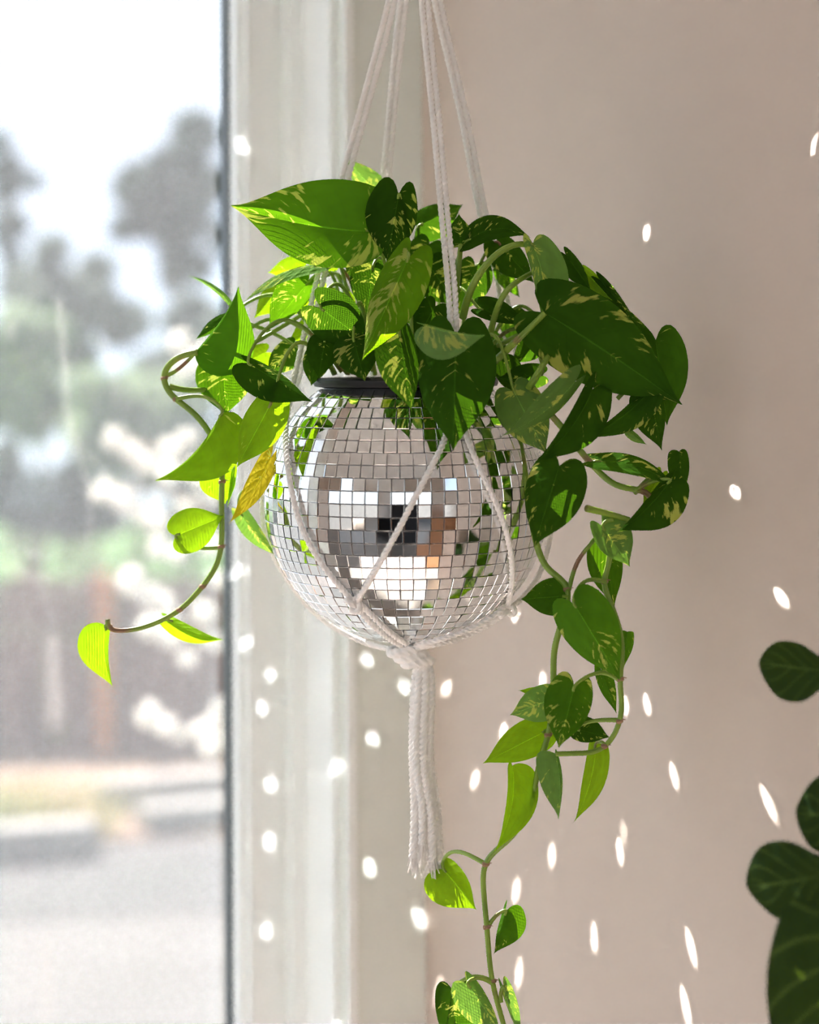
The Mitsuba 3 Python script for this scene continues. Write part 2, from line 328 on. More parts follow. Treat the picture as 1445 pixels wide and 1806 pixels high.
# pair behind on the left
a2 = [apx(0.0, 0.004), bp(710, 0, 0.012), bp(678, 320, 0.040), bp(662, 520, 0.056), bp(655, 690, 0.072)]
cord('cord', a2 + [bp(650, 800, 0.098), bp(650, 900, 0.106), bp(665, 1020, 0.090), bp(700, 1120, 0.045), bp(715, 1148, 0.01)], phase=2.0)
a2b = [p + np.array([0.0041, 0.001, 0]) for p in a2]
cord('cord', a2b + [bp(720, 800, 0.101), bp(760, 900, 0.106), bp(755, 1020, 0.090), bp(735, 1120, 0.045), bp(725, 1148, 0.01)], phase=0.4)
# front pair
a3 = [apx(0.003, -0.003), bp(748, 0, -0.012), bp(766, 200, -0.030), bp(783, 400, -0.048), bp(795, 550, -0.060), bp(797, 690, -0.070)]
cord('cord', a3 + [on_ball(788, 768), on_ball(750, 845), on_ball(705, 930), on_ball(665, 1000), on_ball(630, 1058)], phase=0.8)
a3b = [p + np.array([0.0042, 0.001, 0]) for p in a3]; a3b[0] = apx(0.005, -0.003)
cord('cord', a3b + [on_ball(826, 775), on_ball(853, 840), on_ball(880, 900), on_ball(899, 965), on_ball(903, 1015), on_ball(896, 1066)], phase=1.7)
# pair behind on the right
a4 = [apx(0.004, 0.003), bp(770, 0, 0.010), bp(815, 200, 0.022), bp(850, 380, 0.034), bp(880, 500, 0.042), bp(905, 690, 0.055)]
cord('cord', a4 + [bp(945, 790, 0.052), bp(969, 880, 0.040), bp(966, 970, 0.030), bp(935, 1040, 0.012), on_ball(897, 1076)], phase=2.6)
a4b = [p + np.array([0.0043, 0.001, 0]) for p in a4]
cord('cord', a4b + [bp(900, 800, 0.085), bp(890, 900, 0.095), bp(860, 1010, 0.080), bp(790, 1110, 0.050), bp(730, 1148, 0.01)], phase=1.2)
# the two strands of each net knot run on to the bottom knot
for (pts, ph) in (([(626, 1066), (645, 1090), (672, 1116), (706, 1139)], 0.3), ([(629, 1060), (653, 1083), (681, 1110), (716, 1136)], 1.1), ([(893, 1078), (862, 1101), (822, 1121), (775, 1135), (728, 1143)], 0.9), ([(889, 1072), (858, 1094), (818, 1114), (774, 1128), (732, 1139)], 2.0)):
    cord('cord', [on_ball(x, y) for x, y in pts], phase=ph)
def knot(center, size, axis, r=CR):
    t = np.linspace(0, 2 * np.pi, 160)
    p = np.stack([np.sin(t) + 1.6 * np.sin(2 * t), np.cos(t) - 1.6 * np.cos(2 * t), -1.1 * np.sin(3 * t)], 1) * size / 2.6
    z = np.asarray(axis, float) / np.linalg.norm(axis); x = np.cross(z, [0.2, 1, 0.1]); x /= np.linalg.norm(x)
    return sweep(resample(p[:, :1] * x + p[:, 1:2] * np.cross(z, x) + p[:, 2:] * z + center, 0.0008), r, 16, 3, 0.3, 0.0135)
add('knot', knot(on_ball(625, 1064, 0.004), 0.0058, (0.4, -1, 0.4)), 'mat_cord', hang, True)
add('knot', knot(on_ball(893, 1076, 0.004), 0.0062, (-0.4, -1, 0.4)), 'mat_cord', hang, True)
# bottom gathering knot: wraps around the bundle
K0, K1 = bp(708, 1140), bp(744, 1176)
t = np.linspace(0, 1, 500); ax = (K1 - K0)
side = np.cross(ax, [0, 1, 0]); side /= np.linalg.norm(side); fr = np.array([0, 1.0, 0])
ph = t * 2 * np.pi * 3.3; rr = 0.0105 - 0.0030 * t
coil = K0 + np.outer(t * 0.92, ax) + (np.cos(ph) * rr)[:, None] * (side + np.array([0.35, 0, -0.45])) * 0.9 + (np.sin(ph) * rr)[:, None] * fr
add('gathering_knot', cat(sweep(resample(coil, 0.0009), 0.0034, 18, 3, 0.3, 0.0135), trimesh.creation.icosphere(3, 0.0085).apply_translation((K0 + K1) / 2 + [0, 0, 0.001])), 'mat_cord', hang, True)
tas = thing('plant_hanger__tassel', '', ''); labels.pop(tas)
rng = random.Random(3)
tass = []
for k in range(8):
    a = k / 8 * 2 * math.pi
    off = lambda s: np.array([math.cos(a + 0.3) * s, math.sin(a + 0.3) * s, 0])
    end = bp(750, 1500 + rng.uniform(-14, 26)) + off(0.0088) + np.array([rng.uniform(-.0015, .0015), 0, 0])
    mid = bp(741 + rng.uniform(-3, 3), 1340) + off(0.0066)
    pts = [K1 + off(0.002) + [0, 0, 0.008], K1 + off(0.0055) + [0.0005, 0, -0.008], mid, (mid + end) / 2 + [0.001 + rng.uniform(-.0015, .0015), 0, 0], end]
    tass.append(end); cord('tassel__strand', pts, 0.0027, rng.random() * 3)
fr_ = []
for e in tass:
    for q in range(38):
        p0 = e + np.array([rng.uniform(-1, 1), rng.uniform(-1, 1), 0]) * 0.0017 + [0, 0, 0.004]
        d = np.array([rng.uniform(-.3, .3), rng.uniform(-.3, .3), -1]) * rng.uniform(0.008, 0.016)
        fr_.append(sweep(np.array([p0, p0 + d * 0.5 + [0, 0, 0], p0 + d + np.array([rng.uniform(-1, 1), rng.uniform(-1, 1), 0]) * 0.001]), 0.00040, 4))
add('tassel__fringe', cat(*fr_), 'mat_cord', hang, True, label='frayed cotton ends', kind='stuff')
add('ring', trimesh.creation.torus(0.016, 0.0022, 40, 12).apply_transform(trimesh.transformations.rotation_matrix(math.pi / 2, [1, 0, 0])).apply_translation(AP + [0.001, 0, 0.013]), 'mat_steel', hang, True, label='steel ring')
cord('hanging_cord', [AP + [0.001, 0, 0.027], AP + [0.001, 0, 0.2], np.array([AP[0] + 0.001, AP[1], HC - 0.03])])
hk = lathe([(0.0, 0.0), (0.016, 0.0), (0.016, -0.004), (0.005, -0.010), (0.003, -0.032), (0.0, -0.032)], 24).apply_translation([AP[0] + 0.001, AP[1], HC])
k = add('ceiling_hook', hk, 'mat_steel', None, 30); tag(k, 'small steel hook in the ceiling that carries the plant hanger', 'hook')

# ------------------------------------------------------------------ leaves
NLEAF = [0]
from scipy.interpolate import PchipInterpolator
OUTLINE_HEART = np.array([(0, 0), (-0.030, 0.06), (-0.075, 0.17), (-0.107, 0.33), (-0.115, 0.48), (-0.095, 0.64), (-0.045, 0.79), (0.04, 0.92), (0.15, 0.985), (0.27, 1.0), (0.40, 0.95), (0.53, 0.835), (0.66, 0.64), (0.77, 0.415), (0.86, 0.22), (0.93, 0.085), (1.0, 0.0)])
OUTLINE_U = np.r_[0, np.cumsum(np.linalg.norm(np.diff(OUTLINE_HEART * [1, 0.42], axis=0), axis=1))]; OUTLINE_U /= OUTLINE_U[-1]
def leaf_mesh(base, tip, av, bv, bend=(0, 0, 0), lobe=0.17, cup=0.10, cls=0, shape='heart', n=26, m=7, wave=0.02, twist=0.0):
    """A blade along base -> tip (bent by 'bend' at its middle) with half widths av and bv, vectors to either edge."""
    k = NLEAF[0]; NLEAF[0] += 1
    base, tip, av, bv, bend = (np.asarray(x, float) for x in (base, tip, av, bv, bend))
    L = np.linalg.norm(tip - base)
    u = 0.5 - 0.5 * np.cos(np.linspace(0, np.pi, n)) if shape != 'heart' else np.linspace(0, 1, n) ** 0.95
    if shape == 'heart':
        o = OUTLINE_HEART * np.where(OUTLINE_HEART < 0, [lobe / 0.115, 1], 1)
        c = PchipInterpolator(OUTLINE_U, o)(u); te, w = c[:, 0], c[:, 1]; s = u ** 1.35
    else:                                            # fiddle: waisted, broad and blunt towards the tip
        s = u; w = (0.6 * np.exp(-((s - 0.16) / 0.17) ** 2) + 1.0 * np.exp(-(np.abs(s - 0.70) / 0.36) ** 3)) * np.clip(s, 0, 1) ** 0.35 * np.clip(1 - s ** 7, 0, 1) ** 0.5; w = w / w.max()
        te = s + 0.0
    def mid(t):
        t = np.asarray(t)[..., None]
        return base * (1 - t) + tip * t + bend * 4 * t * (1 - t) * np.where(t > 0, 1, 0.6)
    V_, UV_, F_ = [], [], []
    for sgn, lat in ((1, av), (-1, bv)):
        j = np.linspace(0, 1, m)
        S, J = np.meshgrid(s, j, indexing='ij')
        tt = S + (te[:, None] - S) * J ** 1.6
        P = mid(tt) + (w[:, None] * J)[..., None] * lat
        nr = np.cross(tip - base, lat); nl = np.linalg.norm(nr); nr = nr / nl if nl > 0 else nr
        if sgn < 0: nr = -nr
        W = np.linalg.norm(lat)
        h = cup * W * (np.sin(J * np.pi * 0.5) * 0.35 - J ** 2) * w[:, None] + wave * W * np.sin(S * 9 + k * 1.7 + sgn) * J ** 2
        P = P + h[..., None] * nr
        o = len(V_) and len(np.vstack(V_))
        V_.append(P.reshape(-1, 3))
        UV_.append(np.stack([2 * k + 0.002 + 0.996 * S, 2 * cls + 0.5 + sgn * 0.498 * J], -1).reshape(-1, 2))
        a, b = np.meshgrid(np.arange(n - 1), np.arange(m - 1), indexing='ij')
        q = np.stack([a * m + b, (a + 1) * m + b, (a + 1) * m + b + 1, a * m + b + 1], -1).reshape(-1, 4)
        q = q if sgn > 0 else q[:, ::-1]
        F_.append(np.vstack([q[:, [0, 1, 2]], q[:, [0, 2, 3]]]) + o)
    return trimesh.Trimesh(np.vstack(V_), np.vstack(F_), process=False), np.vstack(UV_)

plant = thing('pothos_plant', 'bushy green pothos with heart-shaped leaves and trailing vines in the mirror ball', 'potted plant')
CROWN = bp(722, 650, 0.0)
def leaf(bx, by, tx, ty, a, b, d0=-0.02, d1=None, W=None, sa=1, sb=1, bend=(0, 0, 0), cls=0, pet='crown', lobe=0.17, cup=0.12, name='leaf', parent=None, mat='mat_leaf', shape='heart', prad=0.0013, arch=0.03):
    d1 = d0 if d1 is None else d1
    base, tip = bp(bx, by, d0), bp(tx, ty, d1)
    Lp = math.hypot(tx - bx, ty - by)
    sc = (BALL_Y + (d0 + d1) / 2) / F
    P = np.array([ty - by, 0, (tx - bx)]) / Lp       # image perpendicular (left hand), as a world vector: x right, z up
    W = max(0.36 * Lp, abs(a), abs(b)) if W is None else max(W, abs(a), abs(b))
    dep = lambda w, sg: np.array([0, sg * math.sqrt(max(W * W - w * w, 0)) * 0.8, 0])
    av, bv = (P * a + dep(a, sa)) * sc, (-P * b + dep(b, sb)) * sc
    bd = P * bend[0] * sc + np.array([0, bend[1], 0]) if len(bend) == 2 else np.array([bend[0] * sc, bend[1], -bend[2] * sc])
    m, uv = leaf_mesh(base, tip, av, bv, bd, lobe, cup, cls, shape)
    key = add(name, m, mat, parent or plant, True, uv=uv)
    if pet is not None:
        dirn = (base - tip) / (np.linalg.norm(base - tip) + 1e-9)
        if isinstance(pet, str):
            root = CROWN + np.array([max(-0.045, min(0.045, (bx - 722) * 0.0002)) + RNG.uniform(-.008, .008), max(-0.04, min(0.04, d0 * 0.5)), -0.004])
            mp = root * 0.35 + base * 0.65 + np.array([0, 0, arch]) * (1.0 if base[2] < root[2] + 0.08 else 0.45) + dirn * 0.004; mp[1] = max(mp[1], base[1] + 0.014)
        else:
            root = bp(*pet); mp = (root + base) / 2 + dirn * np.linalg.norm(root - base) * 0.22
        p = spline([root, mp, base + dirn * 0.0005, base - dirn * 0.003], 24)
        rad = prad * np.linspace(1.25, 0.72, 24)
        add('petiole', sweep(p, rad, 8), 'mat_stem', key, True)
    return key

def vine(pts, r=0.0019, nodes=()):
    p = resample(spline([bp(*q) for q in pts], 300), 0.002)
    k = add('vine', sweep(p, r * np.linspace(1.1, 0.85, len(p)), 10), 'mat_stem', plant, True)
    ns = []
    for q in nodes:
        i = int(np.argmin(np.linalg.norm(p - bp(*q), axis=1))); t_ = p[min(i + 1, len(p) - 1)] - p[max(i - 1, 0)]
        c = trimesh.creation.icosphere(2, 1.0); c.apply_scale([r * 1.3, r * 1.3, r * 0.9]); c.vertices += (meshkit.noise(c.vertices * 900, 3)[:, None] - .5) * r * .5
        c.apply_translation(p[i])
        sp_ = sweep(np.array([p[i], p[i] + [0.002, -0.001, 0.0012], p[i] + [0.0042, -0.0015, 0.001]]), np.array([.0009, .0006, .0002]), 5)
        add('node', cat(c, sp_), 'mat_node', k, True)
    return k

DK, MD, LM, YL, PL, BR = 0, 1, 2, 3, 4, 5
# crown, left and middle
leaf(655, 408, 410, 361, 72, 96, -0.035, -0.055, W=100, sa=-1, sb=1, cls=MD, bend=(6, 0.008), lobe=0.13)
leaf(676, 350, 612, 278, 24, 30, 0.030, 0.035, cls=PL)
leaf(706, 343, 685, 463, 40, 56, -0.050, -0.045, W=60, cls=DK, lobe=0.24, sa=1)
leaf(722, 456, 640, 635, 54, 40, -0.075, -0.095, W=60, cls=BR, lobe=0.20, sa=1, sb=1)
leaf(706, 588, 727, 726, 30, 48, -0.078, -0.108, W=52, cls=DK, sa=1, sb=-1)
leaf(806, 592, 800, 797, 76, 70, -0.082, -0.118, W=80, cls=DK, lobe=0.19, pet=None)
leaf(752, 574, 857, 592, 10, 52, -0.108, -0.125, W=54, cls=PL, sa=1, sb=-1, bend=(-6, -0.004), pet=None)
leaf(568, 543, 655, 608, 46, 44, -0.055, -0.045, cls=DK, lobe=0.26)
leaf(575, 597, 563, 668, 26, 30, -0.045, -0.060, cls=DK, lobe=0.1)
leaf(625, 597, 645, 672, 38, 42, -0.052, -0.072, cls=DK, lobe=0.12)
leaf(660, 470, 648, 557, 34, 38, -0.020, -0.030, cls=DK)
leaf(585, 452, 477, 401, 28, 30, 0.005, 0.012, cls=LM)
leaf(535, 472, 474, 480, 16, 24, 0.030, 0.034, cls=LM)
leaf(562, 468, 430, 534, 16, 10, -0.010, -0.020, W=34, cls=PL, bend=(-14, 0), sa=-1)
leaf(546, 497, 474, 582, 20, 38, 0.000, -0.012, W=42, cls=MD, sa=1, sb=-1)
leaf(560, 500, 505, 560, 22, 18, 0.030, 0.035, cls=LM)
leaf(412, 541, 330, 484, 5, 6, 0.0, 0.008, W=10, cls=PL, bend=(-10, 0), prad=0.0012)
leaf(345, 621, 423, 505, 14, 82, -0.030, -0.040, W=80, sa=1, sb=-1, cls=MD, pet=(289, 662, -0.028), bend=(-8, 0), lobe=0.13)
leaf(398, 562, 346, 597, 8, 16, -0.005, -0.008, cls=DK)
leaf(396, 638, 399, 733, 48, 54, -0.018, -0.026, W=56, cls=MD, lobe=0.10, sa=1, sb=1)
leaf(440, 640, 553, 708, 18, 44, -0.045, -0.072, W=46, cls=DK, sa=1, sb=-1)
leaf(478, 712, 418, 823, 42, 36, -0.060, -0.070, W=46, cls=LM, lobe=0.22)
leaf(392, 728, 275, 846, 68, 12, -0.050, -0.062, W=66, sa=-1, sb=1, cls=LM, bend=(16, 0), pet=(312, 702, -0.035), lobe=0.12)
leaf(384, 832, 398, 888, 28, 36, -0.020, -0.020, cls=LM, pet=(392, 820, -0.025))
leaf(413, 826, 401, 894, 6, 6, -0.018, -0.020, W=16, cls=LM, pet=None)
leaf(478, 806, 403, 923, 18, 24, -0.028, -0.040, W=34, cls=YL, pet=None, bend=(6, 0), sa=-1)
leaf(424, 903, 488, 979, 16, 20, 0.010, 0.012, W=30, cls=PL, pet=(440, 860, 0.0), bend=(-5, 0))
leaf(311, 943, 396, 908, 40, 38, -0.035, -0.042, W=44, cls=LM, lobe=0.13, pet=(388, 964, -0.040), sb=-1)
leaf(297, 1091, 394, 1127, 8, 24, -0.040, -0.034, W=28, cls=LM, bend=(-6, 0), pet=(312, 1078, -0.042))
leaf(186, 1102, 197, 1208, 5, 48, -0.045, -0.045, W=48, cls=LM, sa=1, sb=1, bend=(-8, 0), pet=(196, 1104, -0.045), lobe=0.08)
# crown, right
leaf(742, 398, 819, 361, 30, 36, 0.018, 0.028, cls=DK)
leaf(795, 412, 742, 409, 9, 9, 0.050, 0.050, cls=LM)
leaf(815, 433, 812, 377, 24, 23, -0.030, -0.026, cls=DK, lobe=0.06, pet=None)
leaf(829, 424, 938, 420, 34, 22, -0.030, -0.040, W=46, cls=DK, bend=(18, 0), sa=1, sb=-1)
leaf(880, 428, 945, 500, 28, 34, -0.005, -0.010, cls=DK)
leaf(942, 433, 958, 605, 50, 18, -0.052, -0.060, W=56, cls=PL, sa=1, sb=-1, bend=(12, -0.006), lobe=0.12, pet=None)
leaf(963, 553, 1204, 716, 84, 72, -0.080, -0.068, W=88, cls=DK, lobe=0.14, bend=(0, -0.010), pet=None)
leaf(1158, 602, 1178, 752, 56, 34, -0.052, -0.058, W=58, cls=DK, sa=1, sb=1, pet=None)
leaf(1000, 450, 1046, 516, 18, 20, -0.030, -0.030, cls=DK, pet=None)
leaf(1034, 480, 1082, 532, 15, 16, -0.025, -0.030, cls=LM, pet=None)
leaf(1060, 495, 1122, 567, 16, 18, -0.030, -0.036, cls=DK, pet=None)
leaf(1108, 556, 1166, 612, 14, 20, -0.040, -0.044, cls=DK, pet=None)
leaf(1014, 676, 886, 770, 18, 27, -0.090, -0.112, W=44, cls=PL, sa=1, sb=-1, bend=(10, 0), pet=None)
leaf(1046, 688, 945, 816, 50, 16, -0.075, -0.098, W=50, cls=DK, sa=1, sb=-1, bend=(12, 0), pet=None)
leaf(908, 692, 965, 802, 44, 46, -0.068, -0.095, cls=PL, cup=0.2)
leaf(956, 662, 879, 668, 24, 24, -0.045, -0.055, cls=DK)
leaf(962, 598, 902, 642, 22, 26, -0.012, -0.02, cls=DK)
leaf(848, 545, 932, 572, 30, 16, -0.030, -0.045, W=36, cls=DK, sb=-1)
leaf(884, 478, 919, 526, 17, 14, 0.030, 0.034, cls=MD)
leaf(1146, 693, 1032, 774, 32, 12, -0.070, -0.080, W=40, cls=DK, sa=-1, sb=1, pet=None, bend=(8, 0))
leaf(1147, 692, 1168, 796, 26, 40, -0.068, -0.076, W=42, cls=DK, pet=(1090, 705, -0.06), lobe=0.06)
leaf(1110, 764, 1141, 786, 8, 9, -0.055, -0.055, cls=PL, pet=None)
# right vines
leaf(987, 823, 942, 966, 62, 47, -0.098, -0.112, W=64, cls=DK, lobe=0.15, pet=None)
leaf(1056, 815, 1204, 872, 22, 16, -0.080, -0.074, W=44, cls=DK, pet=(1046, 822, -0.08), bend=(16, 0), sa=1, sb=-1)
leaf(1199, 799, 1205, 880, 20, 21, -0.060, -0.062, W=30, cls=DK, pet=None, lobe=0.06)
leaf(1166, 838, 1134, 894, 18, 16, -0.050, -0.050, cls=LM, pet=(1120, 872, -0.066))
leaf(1182, 850, 1091, 939, 54, 12, -0.082, -0.092, W=54, cls=DK, pet=(1120, 867, -0.075), sa=-1, sb=1, bend=(6, 0))
leaf(1064, 932, 1111, 1001, 42, 26, -0.080, -0.090, W=44, cls=PL, pet=(1082, 918, -0.078), lobe=0.28, sb=-1)
leaf(1068, 965, 1083, 1071, 30, 36, -0.055, -0.055, cls=MD, pet=(1060, 958, -0.06))
leaf(999, 1052, 918, 1058, 36, 34, -0.080, -0.088, W=40, cls=DK, pet=(1000, 1040, -0.08), lobe=0.1)
leaf(1012, 1066, 1094, 1202, 57, 48, -0.100, -0.096, W=60, cls=MD, lobe=0.14, pet=(1068, 1028, -0.075))
leaf(1106, 1116, 1099, 1180, 16, 12, -0.050, -0.050, cls=MD, pet=None, lobe=0.02)
leaf(1060, 1184, 1086, 1260, 18, 14, -0.055, -0.055, W=24, cls=MD, pet=None)
leaf(1012, 1213, 984, 1321, 42, 46, -0.095, -0.100, W=48, cls=MD, lobe=0.21, pet=(1090, 1200, -0.085))
leaf(977, 1232, 898, 1262, 36, 30, -0.080, -0.086, W=38, cls=PL, pet=(966, 1285, -0.075), lobe=0.1)
leaf(962, 1232, 914, 1218, 8, 14, -0.060, -0.060, cls=LM, pet=None)
leaf(962, 1290, 850, 1347, 36, 34, -0.070, -0.080, W=40, cls=LM, pet=(966, 1300, -0.072), lobe=0.1)
leaf(902, 1351, 867, 1506, 46, 10, -0.072, -0.080, W=44, cls=LM, sa=-1, sb=-1, pet=None, bend=(14, 0), lobe=0.05)
leaf(978, 1330, 983, 1447, 9, 38, -0.085, -0.088, W=38, cls=PL, pet=None, bend=(6, 0), sb=1, lobe=0.05)
leaf(1050, 1314, 1010, 1452, 24, 14, -0.070, -0.078, W=34, cls=LM, sa=-1, pet=(1066, 1318, -0.078), bend=(8, 0), lobe=0.05)
leaf(1014, 1287, 1074, 1302, 26, 22, -0.078, -0.082, cls=DK, pet=(1092, 1272, -0.082), lobe=0.14)
# bottom
leaf(780, 1533, 838, 1605, 24, 52, -0.010, -0.016, W=50, cls=LM, pet=(855, 1525, -0.06), lobe=0.12)
leaf(889, 1608, 868, 1683, 42, 5, -0.060, -0.066, W=42, cls=MD, pet=(857, 1636, -0.062), lobe=0.22, sa=1, sb=1)
leaf(795, 1748, 806, 1880, 55, 36, -0.055, -0.055, W=60, cls=DK, pet=(866, 1732, -0.063), lobe=0.1)
leaf(822, 1736, 882, 1826, 16, 38, -0.075, -0.080, W=40, cls=PL, pet=(866, 1735, -0.064), sb=-1)
leaf(885, 1742, 916, 1836, 16, 8, -0.066, -0.068, W=24, cls=PL, pet=(880, 1768, -0.064))
# darker leaves inside the crown
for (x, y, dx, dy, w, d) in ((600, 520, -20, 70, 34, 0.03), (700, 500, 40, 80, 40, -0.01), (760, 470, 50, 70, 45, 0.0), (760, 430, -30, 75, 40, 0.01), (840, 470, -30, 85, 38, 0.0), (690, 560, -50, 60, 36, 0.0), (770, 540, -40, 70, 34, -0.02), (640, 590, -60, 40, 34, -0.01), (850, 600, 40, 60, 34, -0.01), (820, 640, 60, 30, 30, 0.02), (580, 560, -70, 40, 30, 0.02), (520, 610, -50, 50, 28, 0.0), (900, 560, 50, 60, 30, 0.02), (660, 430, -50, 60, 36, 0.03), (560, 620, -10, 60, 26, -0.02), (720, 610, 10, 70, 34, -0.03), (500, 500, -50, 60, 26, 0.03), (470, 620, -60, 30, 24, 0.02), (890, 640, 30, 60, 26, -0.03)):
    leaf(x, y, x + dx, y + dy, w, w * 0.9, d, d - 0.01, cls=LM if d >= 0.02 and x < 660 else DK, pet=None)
# visible long petioles and vines
def stalk(pts, r=0.0019):
    p = spline([bp(*q) for q in pts], 60); add('stalk', sweep(p, r * np.linspace(1.15, 0.8, 60), 8), 'mat_stem', plant, True)
stalk([(818, 560, -0.03), (838, 500, -0.05), (880, 448, -0.058), (915, 432, -0.058), (942, 434, -0.053)], 0.0024)
stalk([(862, 605, -0.03), (870, 574, -0.04), (895, 515, -0.062), (945, 480, -0.05)], 0.0021)
stalk([(872, 640, -0.04), (925, 590, -0.075), (963, 553, -0.081)], 0.0024)
stalk([(804, 540, -0.02), (810, 480, -0.034), (815, 432, -0.030)], 0.0022)
stalk([(925, 700, -0.055), (950, 660, -0.075), (968, 630, -0.07)], 0.0025)
stalk([(880, 610, -0.03), (920, 590, -0.045), (975, 560, -0.05)], 0.0017)
stalk([(440, 570, 0.0), (480, 585, 0.0), (540, 620, 0.0)], 0.0013)
stalk([(452, 602, -0.02), (500, 575, -0.01), (590, 520, 0.0)], 0.0014)
vine([(350, 620, -0.03), (318, 628, -0.029), (292, 655, -0.028), (300, 690, -0.031), (340, 725, -0.036), (372, 765, -0.036), (390, 810, -0.036), (391, 880, -0.038), (390, 960, -0.040), (376, 1005, -0.041), (345, 1046, -0.042), (318, 1072, -0.042), (270, 1098, -0.044), (215, 1110, -0.045), (192, 1104, -0.045), (189, 1090, -0.045)], 0.0020, [(390, 848, -0.037), (389, 962, -0.04), (358, 1034, -0.042), (314, 1074, -0.042), (290, 664, -0.028), (312, 703, -0.03)])
stalk([(300, 680, -0.03), (330, 686, -0.025), (420, 680, 0.0)], 0.0019)
vine([(925, 690, -0.055), (975, 735, -0.080), (1012, 781, -0.082), (1048, 824, -0.080), (1086, 856, -0.077), (1125, 866, -0.074), (1148, 880, -0.072), (1140, 915, -0.073), (1100, 925, -0.074), (1078, 965, -0.074), (1072, 1000, -0.074), (1066, 1030, -0.074), (1080, 1075, -0.076), (1096, 1140, -0.082), (1093, 1205, -0.085), (1095, 1250, -0.084), (1080, 1300, -0.080), (1052, 1325, -0.080), (1015, 1330, -0.083), (978, 1331, -0.085)], 0.0020, [(1046, 822, -0.08), (1067, 1029, -0.074), (1092, 1200, -0.085), (1094, 1272, -0.083), (1066, 1318, -0.08)])
vine([(900, 690, -0.03), (930, 860, -0.06), (960, 995, -0.072), (985, 1020, -0.076), (1000, 1042, -0.078), (990, 1100, -0.076), (977, 1150, -0.074), (975, 1210, -0.073), (967, 1290, -0.073), (952, 1340, -0.072), (938, 1400, -0.071), (905, 1470, -0.070), (870, 1503, -0.064), (853, 1528, -0.061), (850, 1565, -0.061), (856, 1640, -0.062), (865, 1730, -0.063), (884, 1806, -0.064), (895, 1850, -0.064)], 0.0021, [(1000, 1042, -0.078), (966, 1300, -0.073), (855, 1526, -0.061), (857, 1636, -0.062), (866, 1732, -0.063)])
stalk([(1003, 1042, -0.078), (1020, 990, -0.082), (1045, 958, -0.084), (1064, 936, -0.081)], 0.0014)
stalk([(1035, 898, -0.09), (1075, 908, -0.08), (1110, 918, -0.076)], 0.0021)

# ------------------------------------------------------------------ the fiddle-leaf fig at the right
fig = thing('fiddle_leaf_fig', 'dark green fiddle-leaf fig with broad leaves at the right edge', 'potted plant')
FK = NLEAF[0]
def fig_color(p, n, uv):
    k, c = dr.floor(uv.x * 0.5), dr.floor(uv.y * 0.5)
    s, j = uv.x - 2 * k, (uv.y - 2 * c) * 2 - 1
    lo = s - 0.35 * dr.abs(j)
    vein = smoothstep(0.10, 0.0, dr.abs((lo * 6.0 + 0.5) - dr.floor(lo * 6.0 + 0.5) - 0.5)) + smoothstep(0.05, 0.015, dr.abs(j))
    return mix(mi.Color3f((0.012, 0.027, 0.012)) * (0.8 + 0.4 * fbm(s * 12, j * 8, k, 2)), (0.08, 0.13, 0.035), dr.clip(vein, 0, 1) * 0.7)
scene['mat_fig'] = {'type': 'blendbsdf', 'weight': 0.12, 'a': {'type': 'principledthin', 'base_color': proc(fig_color), 'roughness': 0.5, 'diff_trans': 0.0, 'eta': 1.3}, 'b': {'type': 'principledthin', 'base_color': rgb(0.25, 0.42, 0.03), 'roughness': 0.6, 'diff_trans': 2.0}}
bsdf('mat_bark', proc(lambda p, n, uv: mix((0.16, 0.11, 0.08), (0.32, 0.25, 0.19), fbm(p.x * 30, p.y * 30, p.z * 9, 3))), 0.85, 0.2)
bsdf('mat_potwhite', (0.72, 0.70, 0.67), 0.4, 0.5)
FX, FY = 1600, -0.30
fp = lambda x, y, d: bp(x, y, d)
def figleaf(*a, **k): return leaf(*a, parent=fig, mat='mat_fig', shape='fiddle', pet=None, **k)
figleaf(1520, 1195, 1338, 1172, 58, 46, -0.24, -0.19, W=70, sa=-1, sb=1)
figleaf(1600, 1450, 1402, 1438, 72, 72, -0.30, -0.22, W=75)
figleaf(1520, 1525, 1314, 1566, 62, 70, -0.27, -0.22, W=76, sa=-1, sb=1, bend=(0, -0.01))
leaf(1500, 1622, 1416, 2010, 120, 122, -0.29, -0.26, W=125, cup=0.2, lobe=0.02, parent=fig, mat='mat_fig', pet=None)
figleaf(1640, 1250, 1462, 1262, 66, 66, -0.24, -0.175, W=70)
figleaf(1640, 1350, 1458, 1352, 60, 60, -0.26, -0.18, W=64)
figleaf(1620, 1120, 1530, 980, 70, 70, -0.30, -0.26, W=75)
st = [fp(FX, 1100, FY), fp(FX + 8, 1400, FY), fp(FX, 1800, FY)]; st.append(np.array([st[-1][0] + 0.01, st[-1][1], 0.30]))
add('trunk', sweep(spline(st, 60), np.linspace(0.006, 0.013, 60), 12), 'mat_bark', fig, True)
for (x, y, d) in ((1520, 1195, -0.24), (1600, 1450, -0.30), (1520, 1525, -0.27), (1490, 1594, -0.29), (1640, 1250, -0.24), (1640, 1350, -0.26), (1620, 1120, -0.30)):
    q = fp(x, y, d); r0 = fp(FX + 4, y + 40, FY); add('leaf_stalk', sweep(spline([r0, (q + r0) / 2 + [0, 0, 0.004], q], 16), 0.0025, 8), 'mat_stem', fig, True)
pc = np.array([st[-1][0], st[-1][1], 0])
k = add('floor_pot', lathe([(0.0, 0.0), (0.11, 0.0), (0.125, 0.02), (0.15, 0.30), (0.155, 0.335), (0.145, 0.34), (0.138, 0.30), (0.0, 0.285)], 64).apply_translation(pc), 'mat_potwhite', None, 40)
tag(k, 'white floor pot that holds the fiddle-leaf fig', 'pot')

